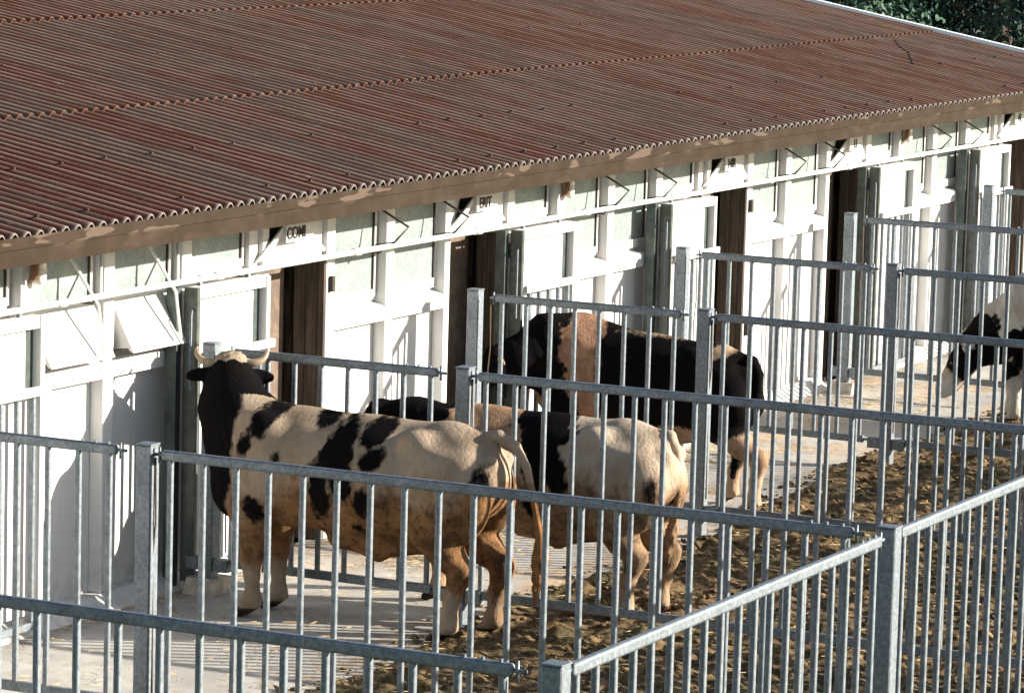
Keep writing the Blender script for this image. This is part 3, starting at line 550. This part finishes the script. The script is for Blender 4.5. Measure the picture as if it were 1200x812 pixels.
def bull(label, x0, yf, s, neck, poll, hf, hu, legs, tail, fields, base, tan, horns=True, black=(.0045, .004, .0045), hoof_z=.075, sheath=True, earf=.86, hump=0., zscale=1., slope=0.):
    """x0 body axis, yf world Y of the forelegs, s size; body faces +Y. Local helper L(dx, du, z): du forward of forelegs (metres at size 1)."""
    L = lambda dx, du, z: (x0+dx*s, yf+du*s, z*s)
    lo = (x0-.75*s-.15, yf-2.3*s, -.02); hi = (x0+.75*s+.15, yf+1.35*s, 2.0)
    lo = np.minimum(lo, np.array(poll)-[.7, .7, .8]); hi = np.maximum(hi, np.array(poll)+[.6, .75, .4]); lo[2] = -.03
    S = SDF(lo, hi, .0145)
    # trunk
    S.ell(L(0, -.30, 1.03), (.325*s, .56*s, .41*s), .05); S.ell(L(0, -.86, 1.0), (.365*s, .62*s, .425*s), .08)
    S.ell(L(0, -1.42, 1.09), (.295*s, .42*s, .335*s), .08); S.cone(L(0, -.10, 1.33), L(0, -1.45, 1.335), .105*s, .095*s, .08)
    S.cone(L(0, -1.40, 1.33), L(0, -1.72, 1.335), .10*s, .055*s, .07)
    for sd in (-1, 1):
        S.ell(L(sd*.20, -1.26, 1.325), (.075*s, .10*s, .072*s), .09); S.ell(L(sd*.12, -1.755, 1.225), (.05*s, .07*s, .06*s), .05)       # hooks and pins
        S.ell(L(sd*.19, -1.50, .98), (.155*s, .31*s, .34*s), .07)                                                                     # thigh
        S.ell(L(sd*.20, -.06, 1.06), (.15*s, .27*s, .37*s), .08); S.ell(L(sd*.21, .00, .80), (.115*s, .17*s, .20*s), .07)               # shoulder
        S.ell(L(sd*.17, .16, .93), (.12*s, .14*s, .18*s), .07)
    S.ell(L(0, .20, .88), (.185*s, .20*s, .25*s), .09)                                                                                # brisket
    if hump: S.ell(L(0, .0, 1.36), (.15*s, .42*s, hump*s), .12)
    if sheath: S.cone(L(0, -.60, .60), L(0, -.86, .545), .09*s, .05*s, .06); S.cone(L(0, -.84, .56), L(0, -.89, .49), .045*s, .02*s, .03); S.ell(L(0, -1.32, .70), (.075*s, .08*s, .13*s), .04)
    S.cone(L(0, -1.30, .66), L(0, -.9, .60), .10*s, .12*s, .1)
    for sd in (-1, 1):
        S.cut(L(sd*.405, -1.05, 1.225), (.07*s, .13*s, .085*s), .10)      # hollow in front of the hip
        S.cut(L(sd*.27, -1.52, 1.36), (.075*s, .11*s, .055*s), .09)       # hollow between hook and pin
        S.cut(L(sd*.42, -.34, .98), (.085*s, .045*s, .28*s), .08)           # groove behind the shoulder
        S.cut(L(sd*.33, -1.13, .80), (.06*s, .05*s, .16*s), .07)            # flank in front of the thigh
        S.cut(L(sd*.335, -1.62, .66), (.05*s, .05*s, .10*s), .05)
    # neck: chain of (x, y, z, r, sx)
    for (a, b) in zip(neck[:-1], neck[1:]): S.cone(a[:3], b[:3], a[3], b[3], .09, a[4])
    # head
    P = np.array(poll, float); f = np.array(hf, float); f /= np.linalg.norm(f); u = np.array(hu, float); u -= (u@f)*f; u /= np.linalg.norm(u); r = np.cross(f, u)
    H = lambda a, b, c: P+s*(a*r+b*f+c*u); Rm = np.stack([r, f, u], 1)
    S.ell(H(0, .09, -.05), (.125*s, .17*s, .115*s), .05, Rm); S.cone(H(0, .16, -.055), H(0, .43, -.10), .108*s, .078*s, .05); S.ell(H(0, .47, -.115), (.092*s, .065*s, .07*s), .04, Rm)
    for sd in (-1, 1):
        S.cone(H(sd*.055, .08, -.13), H(sd*.03, .40, -.165), .075*s, .042*s, .05); S.ell(H(sd*.105, .19, -.035), (.03*s, .05*s, .03*s), .03, Rm)
        S.cone(H(sd*.045, .50, -.10), H(sd*.05, .53, -.105), .022*s, .014*s, .02)
        e0 = H(sd*.12, .015, -.045); e1 = H(sd*.30*earf, .0, -.075); ed = (e1-e0)/np.linalg.norm(e1-e0); n2 = np.cross(ed, u); n2 /= np.linalg.norm(n2); n3 = np.cross(ed, n2)
        S.cone(e0, e0+(e1-e0)*.4, .03*s, .035*s, .03); S.ell((e0+e1)/2+.15*(e1-e0), (.105*s, .022*s, .052*s), .02, np.stack([ed, n2, n3], 1))
    S.ell(H(0, .015, .04), (.115*s, .08*s, .062*s), .03, Rm)                                                                           # poll tuft
    # legs: (shoulder/hip ... ) joint lists with radii, world coordinates
    for J in legs:
        for a, b in zip(J[:-1], J[1:]): S.cone(a[:3], b[:3], a[3], b[3], .035)
        h = J[-1]; d = .5
        for t_ in (-1, 1): S.cone((h[0]+t_*.026*s, h[1]+.012*s, .062*s), (h[0]+t_*.030*s, h[1]+.055*s, .024), .040*s, .036*s, .008)
        if len(J) > 3: g = J[-2]; [S.cone((g[0]+t_*.028, g[1]-.045, g[2]), (g[0]+t_*.03, g[1]-.062, g[2]-.03), .016, .012, .015) for t_ in (-1, 1)]
    # flatten feet at the ground
    zz = s_z = S.ax[2]; S.F = np.maximum(S.F, (-(zz)[None, None, :]+.002).astype(np.float32))
    S.F[[0, -1]] = .1; S.F[:, [0, -1]] = .1; S.F[:, :, -1] = .1
    V, Q = S.mesh()
    V0, Q0 = V, Q
    # tail: its own fine field joined in the same mesh data
    for a, b in zip(tail[:-1], tail[1:]): pass
    T = SDF(np.min([t[:3] for t in tail], 0)-.09, np.max([t[:3] for t in tail], 0)+.09, .009)
    for a, b in zip(tail[:-1], tail[1:]): T.cone(a[:3], b[:3], a[3], b[3], .01)
    X_, Y_, Z_ = np.meshgrid(*T.ax, indexing='ij'); zs = tail[-4][2]
    T.F = T.F+np.where(Z_ < zs, .012*np.sin(Z_*46+6*np.sin(X_*60))*np.cos(Y_*120+Z_*15), 0).astype(np.float32)
    T.F[[0, -1]] = .1; T.F[:, [0, -1]] = .1; T.F[:, :, [0, -1]] = .1
    Vt, Qt = T.mesh(); V = np.concatenate([V0, Vt]); Q = np.concatenate([Q0, Qt+len(V0)])
    # one light smoothing pass
    for _ in range(3):
        acc = np.zeros_like(V); cnt = np.zeros(len(V))
        for k in range(4): np.add.at(acc, Q[:, k], V[Q[:, (k+1) % 4]]+V[Q[:, (k+3) % 4]]); np.add.at(cnt, Q[:, k], 2)
        V = V*.55+.45*acc/np.maximum(cnt, 1)[:, None]
    hd0 = (V-P)@Rm/s; wt = np.clip(1.2-np.linalg.norm(hd0-np.array([0, .02, .06]), axis=1)/.15, 0, 1)[:, None]     # curly tuft on the poll
    V = V+wt*.010*np.stack([np.sin(V[:, 2]*170+V[:, 1]*90), np.sin(V[:, 0]*160+V[:, 2]*80), np.sin(V[:, 0]*150+V[:, 1]*140)+.6], -1)
    xr = (V[:, 0]-x0)/s; ur = (V[:, 1]-yf)/s; zr = V[:, 2]/s; rib = np.exp(-((ur+.72)/.30)**4)*np.exp(-((zr-.98)/.22)**4)*np.clip(np.abs(xr)*4-.7, 0, 1)
    V[:, 0] += np.sign(xr)*rib*.0035*np.sin((ur+zr*.25)*62); nk_ = np.exp(-((ur-.12)/.16)**2)*np.exp(-((zr-1.2)/.25)**2); V[:, 0] += np.sign(xr)*nk_*.005*np.sin((ur-zr*.6)*70)
    fz = zscale*(1-slope*np.clip(-ur/1.7, 0, 1)); hz = np.clip((np.linalg.norm(hd0-np.array([0, .2, -.05]), axis=1)-.42)/.25, 0, 1); V[:, 2] *= 1+(fz-1)*hz
    root = thing('bull', label, 'bull', (x0, yf-.8*s, 0), 'bulls in the pens')
    O = np.array([x0, yf-.8*s, 0]); m = mat_coat('coat of '+label.split(',')[0][:30], base, black, tan)
    me = np_mesh('body', V-O, Q, m); isT = np.arange(len(V)) >= len(V0)
    hd = (V-P)@Rm/s      # head coordinates
    b_, t_, d_ = fields(V, hd, isT)
    attr(me, 'black', b_); attr(me, 'tan', t_); attr(me, 'dirt', d_); attr(me, 'hoof', np.clip((hoof_z*s-V[:, 2])/.012, 0, 1)*(V[:, 2] < .2))
    o = bpy.data.objects.new('body', me); COL.objects.link(o); o.parent = root
    for sd in (-1, 1):
        q = MB(); c = H(sd*.118, .20, -.03); n = 10
        vs = [(c[0]+.021*s*math.sin(math.pi*i/n)*math.cos(2*math.pi*j/n), c[1]+.021*s*math.sin(math.pi*i/n)*math.sin(2*math.pi*j/n), c[2]+.021*s*math.cos(math.pi*i/n)) for i in range(n+1) for j in range(n)]
        q.add(vs, [(i*n+j, i*n+(j+1) % n, (i+1)*n+(j+1) % n, (i+1)*n+j) for i in range(n) for j in range(n)]); q.build('eye', EYE, root, True)
        if horns:
            hp = [H(sd*.09, .02, .02), H(sd*.16, .01, .028), H(sd*.215, .015, .055), H(sd*.242, .03, .105), H(sd*.238, .05, .150)]; horn_mesh(hp, .032*s, 'horn', root)
    return root
def E(V, ells, lo=-1.):
    d = np.full(len(V), lo)
    for e in ells:
        cy, cz, ry, rz = e[:4]; a = math.radians(e[4]) if len(e) > 4 else 0
        y = V[:, 1]-cy; z = V[:, 2]-cz; y2 = y*math.cos(a)+z*math.sin(a); z2 = -y*math.sin(a)+z*math.cos(a)
        w = .13*np.sin(y*23+cz*9+2*np.sin(z*17))+.12*np.sin(z*21+y*13+cy*5)+.07*np.sin(y*61-z*47)+.05*np.sin(z*93+y*71+cz); k = np.sqrt((y2/ry)**2+(z2/rz)**2)+w
        d = np.maximum(d, (1-k)*min(ry, rz))
    return d
def legset(x0, s, fy, hy, dxs=(.19, .16)):
    """fy: (near, far) foreleg hoof Y; hy: (near, far) hind hoof Y. Hoof positions with matching upper joints."""
    out = []; yfm = sum(fy)/2; yhm = sum(hy)/2
    for i, sd in enumerate((-1, 1)):
        x = x0+sd*dxs[0]*s; y = fy[i]; ym = yfm+(y-yfm)*.2
        out.append([(x+sd*.02*s, ym-.03*s, .84*s, .135*s), (x+sd*.01*s, (y+ym)/2-.01*s, .62*s, .108*s), (x, y*.8+ym*.2+.005, .44*s, .074*s), (x, y*.85+ym*.15+.012, .40*s, .074*s), (x, y, .30*s, .054*s), (x, y-.005, .15*s, .050*s), (x, y, .115*s, .060*s), (x, y+.035*s, .055*s, .042*s)])
    for i, sd in enumerate((-1, 1)):
        x = x0+sd*dxs[1]*s; y = hy[i]; ym = yhm+(y-yhm)*.2
        out.append([(x+sd*.03*s, ym+.02*s, .92*s, .17*s), (x+sd*.04*s, ym+.15*s, .76*s, .155*s), (x+sd*.01*s, (y+ym)/2+.02*s, .60*s, .115*s), (x, y*.8+ym*.2-.105*s, .495*s, .076*s), (x, y*.9+ym*.1-.085*s, .43*s, .070*s), (x, y-.045*s, .30*s, .056*s), (x, y-.035*s, .16*s, .052*s), (x, y-.025*s, .12*s, .060*s), (x, y+.03*s, .055*s, .042*s)])
    return out
CREAM = (.37, .295, .22); TAN = (.23, .115, .048)
# 1: the foremost bull, looking back over the gate, head high
P1 = [(-.80, 1.41, .085, .165, 26), (-.70, 1.195, .055, .085), (-1.20, 1.44, .085, .075), (-1.375, 1.27, .115, .185, 12), (-1.27, .949, .085, .218), (-1.456, 1.03, .085, .15), (-1.42, 1.16, .10, .15), (-1.625, 1.365, .10, .10), (-1.66, 1.19, .08, .08), (-.936, 1.128, .03, .05), (-.769, .776, .075, .085), (-1.614, .898, .06, .10), (-1.548, .725, .038, .022), (-2.42, 1.10, .05, .10)]
def fld1(V, hd, isT):
    nb = np.interp(V[:, 2], [.55, .62, .72, .94, 1.2, 1.44, 1.56, 1.75], [-.25, -.40, -.50, -.60, -.60, -.57, -.52, -.40]); nk = V[:, 1]-nb
    nk = np.where(V[:, 2] < .6, -.2, nk)
    head = (np.linalg.norm(hd-np.array([0, .15, -.08]), axis=1) < .46) & (hd[:, 2] > -.25)
    b = np.maximum(E(V, P1), nk); b = np.where(head, .05, b)
    pollw = (hd[:, 2] > .018+.012*np.sin(hd[:, 0]*60)) & (hd[:, 1] > -.10) & (hd[:, 1] < .34) & (np.abs(hd[:, 0]) < .17); b = np.where(pollw, -.05, b); b = np.where(isT, -.1, b)
    t = np.where(isT & (V[:, 2] < .95), (.95-V[:, 2])*.5, -.1); t = np.maximum(t, np.where((V[:, 1] < -1.9) & (V[:, 2] < .85) & (V[:, 2] > .52), .0, -.1)*0-.1+(t > 0)*.2)
    d = .74*np.exp(-((V[:, 2]-.70)/.26)**2)*np.clip(-(V[:, 1]+.2)/1.0, .5, 1)+.34*np.exp(-((V[:, 2]-.45)/.14)**2)+.22*np.clip((1.35-V[:, 2])/.3, 0, 1)+.25*np.clip((-2.25-V[:, 1])/.2, 0, 1)*(V[:, 2] < 1.1)
    return b, t, d
bull('cream bull with black patches and curved horns, foremost, head raised at the gate', -.40, -.67, 1.0,
     [(-.40, -.72, 1.10, .33, .85), (-.38, -.52, 1.20, .30, .85), (-.34, -.38, 1.40, .235, .85), (-.29, -.33, 1.54, .17, .9)],
     (-.27, -.31, 1.655), (.90, .42, -.42), (.2, .1, 1.0), legset(-.40, 1.0, (-.68, -.70), (-2.16, -2.32), (.16, .17)),
     [(-.40, -2.34, 1.36, .05), (-.40, -2.44, 1.385, .045), (-.39, -2.56, 1.33, .034), (-.38, -2.64, 1.19, .028), (-.37, -2.70, .95, .024), (-.36, -2.74, .74, .030), (-.36, -2.75, .60, .062), (-.36, -2.74, .47, .044), (-.36, -2.72, .38, .022), (-.36, -2.71, .27, .007)],
     fld1, CREAM, TAN)
# 2: second bull, pale hindquarters, head low behind the first
P2 = [(-2.244, 1.307, .20, .205, 20), (-2.304, 1.077, .15, .176), (-2.42, .981, .07, .129), (-2.235, .775, .091, .094), (-3.10, .93, .036, .09), (-1.20, 1.30, .33, .22), (-.95, 1.2, .35, .3)]
def fld2(V, hd, isT):
    b = E(V, P2); b = np.where((np.linalg.norm(hd-np.array([0, .2, -.08]), axis=1) < .50), .05, b); b = np.where(isT, -.1, b)
    t = np.where((V[:, 1] > -2.12), .03, -.05); d = .75*np.exp(-((V[:, 2]-.58)/.30)**2)+.34*np.clip((1.20-V[:, 2])/.3, 0, 1)+.06
    return b, np.where(isT, -.1, t), d
bull('cream and tan bull with black saddle patch, second, behind the front bull and the post', .85, -1.45, .95,
     [(.85, -1.45, 1.06, .30, .85), (.85, -1.15, 1.12, .25, .8), (.80, -.98, 1.14, .20, .85)], (.78, -.93, 1.265), (-.1, .75, -.62), (0, .6, .8),
     legset(.85, .95, (-1.47, -1.38), (-2.86, -2.98), (.20, .17)),
     [(.85, -3.04, 1.29, .048), (.85, -3.11, 1.29, .044), (.86, -3.155, 1.20, .034), (.90, -3.16, 1.05, .028), (.93, -3.15, .9, .025), (.94, -3.13, .75, .028), (.94, -3.11, .62, .040), (.94, -3.09, .50, .030), (.94, -3.08, .40, .014)],
     fld2, (.47, .39, .305), (.29, .185, .11), horns=False, earf=1.15)
# 3: dark bull with a tan band, head at the second doorway
def fld3(V, hd, isT):
    tb = E(V, [(-.42, 1.24, .155, .40), (-.48, .86, .09, .40)]); patch_glint = E(V, [(-1.58, 1.27, .10, .05), (-1.15, 1.36, .24, .018)])  # white rump patch, and a highlight painted as a pale stripe along the back
    lg = np.maximum(.60-V[:, 2]+.05*np.sin(V[:, 1]*9), -.3)
    b = np.minimum(np.minimum(-tb, -patch_glint), -lg); b = np.where(isT & (V[:, 2] > .5), .1, b); b = np.where(isT & (V[:, 2] <= .5), .1, b)
    ear = (np.abs(hd[:, 0]) > .20) & (np.abs(hd[:, 1]) < .12); b = np.where(ear, -.05, b)
    t = np.where(tb > -.03, .05, -.05); t = np.where(ear, .05, t); d = .45*np.exp(-((V[:, 2]-.5)/.2)**2)+.1; return b, t, d
bull('black bull with a tan band round the shoulder, head at the second doorway', 5.32, -.26, .88,
     [(5.32, -.28, 1.02, .31, .85), (5.16, -.06, 1.06, .25, .85), (4.95, .10, 1.08, .20, .9)], (4.82, .20, 1.13), (-.45, .70, -.60), (-.1, .5, .85),
     legset(5.32, .88, (-.30, -.18), (-1.92, -1.58), (.17, .20)),
     [(5.32, -1.74, 1.18, .05), (5.30, -1.83, 1.17, .050), (5.28, -1.89, 1.08, .045), (5.26, -1.90, .97, .042), (5.24, -1.88, .85, .045), (5.30, -1.80, .72, .045), (5.34, -1.74, .57, .045), (5.36, -1.70, .42, .04), (5.38, -1.66, .24, .02)],
     fld3, (.46, .34, .24), (.27, .155, .10), black=(.004, .0035, .004), hump=.12, horns=False, zscale=1.10, slope=.07)
# 4: bull at the right edge with its head lowered
def fld4(V, hd, isT):
    b = E(V, [(-1.90, .62, .24, .24), (-2.23, .75, .2, .2), (-1.78, .88, .2, .16), (-2.9, 1.0, .4, .3)])
    hb = .13-np.abs(hd[:, 1]-.14)+.0; hb = np.where(np.abs(hd[:, 0]) > .045, hb, -.05); hb = np.where(np.linalg.norm(hd-np.array([0, .2, -.08]), axis=1) < .40, hb, -.3)
    b = np.maximum(b, hb); b = np.where(isT, -.1, b); t = np.full(len(V), -.1); d = .35*np.exp(-((V[:, 2]-.5)/.2)**2)+.12; return b, t, d
bull('black and white bull at the right edge with its head lowered behind the bars', 11.15, -2.16, 1.02,
     [(11.15, -2.16, 1.0, .33, .85), (11.12, -1.88, .83, .27, .85), (11.10, -1.68, .70, .20, .9)], (11.08, -1.58, .70), (-.12, .60, -.75), (0, .75, .6),
     legset(11.15, 1.02, (-2.10, -1.95), (-3.7, -3.85), (.17, .17)),
     [(11.15, -3.84, 1.28, .05), (11.15, -3.94, 1.28, .04), (11.15, -4.01, 1.1, .03), (11.15, -4.04, .9, .025), (11.15, -4.04, .7, .03), (11.15, -4.04, .6, .045), (11.15, -4.04, .5, .03), (11.15, -4.04, .35, .01)],
     fld4, (.55, .52, .46), TAN, horns=False)

# ------------------------------------------------------------------ trees beyond the barn
LA = mat_leaf('dark foliage', (.008, .026, .021), (.014, .040, .030)); LB = mat_leaf('painted sunlit foliage', (.028, .075, .050), (.050, .105, .068))  # second, paler copy has sunlight painted into the middle tree's leaves
def tree(x, y, h, r, mat, label, n=6500, low=.12, seed=0):
    R = np.random.default_rng(seed+100); t = thing('tree', label, 'tree', (x, y, -.06), 'trees beyond the barn')
    q = MB(); q.tube([(x, y, -.1), (x+.05, y, h*.3), (x-.1, y+.1, h*.6), (x, y, h*.85)], [.26, .2, .13, .05], 9)
    for k in range(9):
        a = R.uniform(0, 6.28); z = h*R.uniform(.18, .7); rr = r*R.uniform(.5, .85); q.tube([(x, y, z), (x+rr*.5*math.cos(a), y+rr*.5*math.sin(a), z+.35*rr*.5+.2), (x+rr*math.cos(a), y+rr*math.sin(a), z+rr*.5)], [.08, .05, .02], 6)
    q.build('trunk', BARK, t)
    nc = 150; cz = R.uniform(low, .97, nc); prof = np.sqrt(np.clip(1-((cz-.45)/.56)**2, .08, 1)); ca = R.uniform(0, 6.28, nc); cr = r*prof*np.sqrt(R.uniform(.15, 1, nc))
    C = np.stack([cr*np.cos(ca), cr*np.sin(ca), cz*h], -1); who = R.integers(0, nc, n); cs = R.uniform(.35, .75, nc)
    D = R.standard_normal((n, 3)); D /= np.linalg.norm(D, axis=1)[:, None]; P = C[who]+D*(cs[who]*R.random(n)**.4)[:, None]*[1, 1, .75]
    A = R.standard_normal((n, 3)); A /= np.linalg.norm(A, axis=1)[:, None]; B = np.cross(A, D); B /= np.linalg.norm(B, axis=1)[:, None]+1e-6; sz = R.uniform(.03, .07, n)[:, None]
    V = np.stack([P-A*sz, P+B*sz*.6, P+A*sz, P-B*sz*.6], 1).reshape(-1, 3); me = np_mesh('crown', V, np.arange(4*n).reshape(n, 4), mat, False); o = bpy.data.objects.new('crown', me); COL.objects.link(o); o.parent = t
TREES = [(38, 13.6, 7.5, 2.6, LA, 'dark tree behind the roof edge, leftmost of the row'), (36.5, 10.3, 6.2, 2.0, LB, 'paler sunlit green tree rising in the middle of the dark row'), (40, 11.8, 8, 2.8, LA, 'dark tree close behind the paler green tree'), (39, 8.0, 7.5, 2.5, LA, 'dark tree at the top right corner beyond the roof'), (44, 15.0, 9, 3.2, LA, 'tall dark tree in the back row at the left'), (45, 9.5, 9, 3.2, LA, 'tall dark tree in the back row at the right'), (44, 12.2, 9.5, 3.2, LA, 'tall dark tree in the middle of the back row'), (42, 5.6, 8, 2.8, LA, 'dark tree beyond the right end of the row'), (39, 16.8, 7.5, 2.7, LA, 'dark tree hidden mostly by the roof at the left end')]
for i, (x, y, h, r, mt, lb) in enumerate(TREES): tree(x, y, h, r, mt, lb, n=34000, seed=i, low=.04)
q = MB()
R = np.random.default_rng(3); n = 26000; P = np.stack([R.uniform(50, 54, n), R.uniform(-10, 32, n), R.uniform(0, 1, n)**.8*7.5], -1); P[:, 2] *= .75+.35*vnoise(P[:, 1], P[:, 1]*0, .4, 9)
A = R.standard_normal((n, 3)); A /= np.linalg.norm(A, axis=1)[:, None]; B = np.cross(A, R.standard_normal((n, 3))); B /= np.linalg.norm(B, axis=1)[:, None]; sz = R.uniform(.12, .3, n)[:, None]
o = bpy.data.objects.new('far_wood', np_mesh('far_wood', np.stack([P-A*sz, P+B*sz*.7, P+A*sz, P-B*sz*.7], 1).reshape(-1, 3), np.arange(4*n).reshape(n, 4), LA, False)); COL.objects.link(o)
tag(o, 'dark green wood closing the view beyond the barn', 'wood', None, 'stuff')
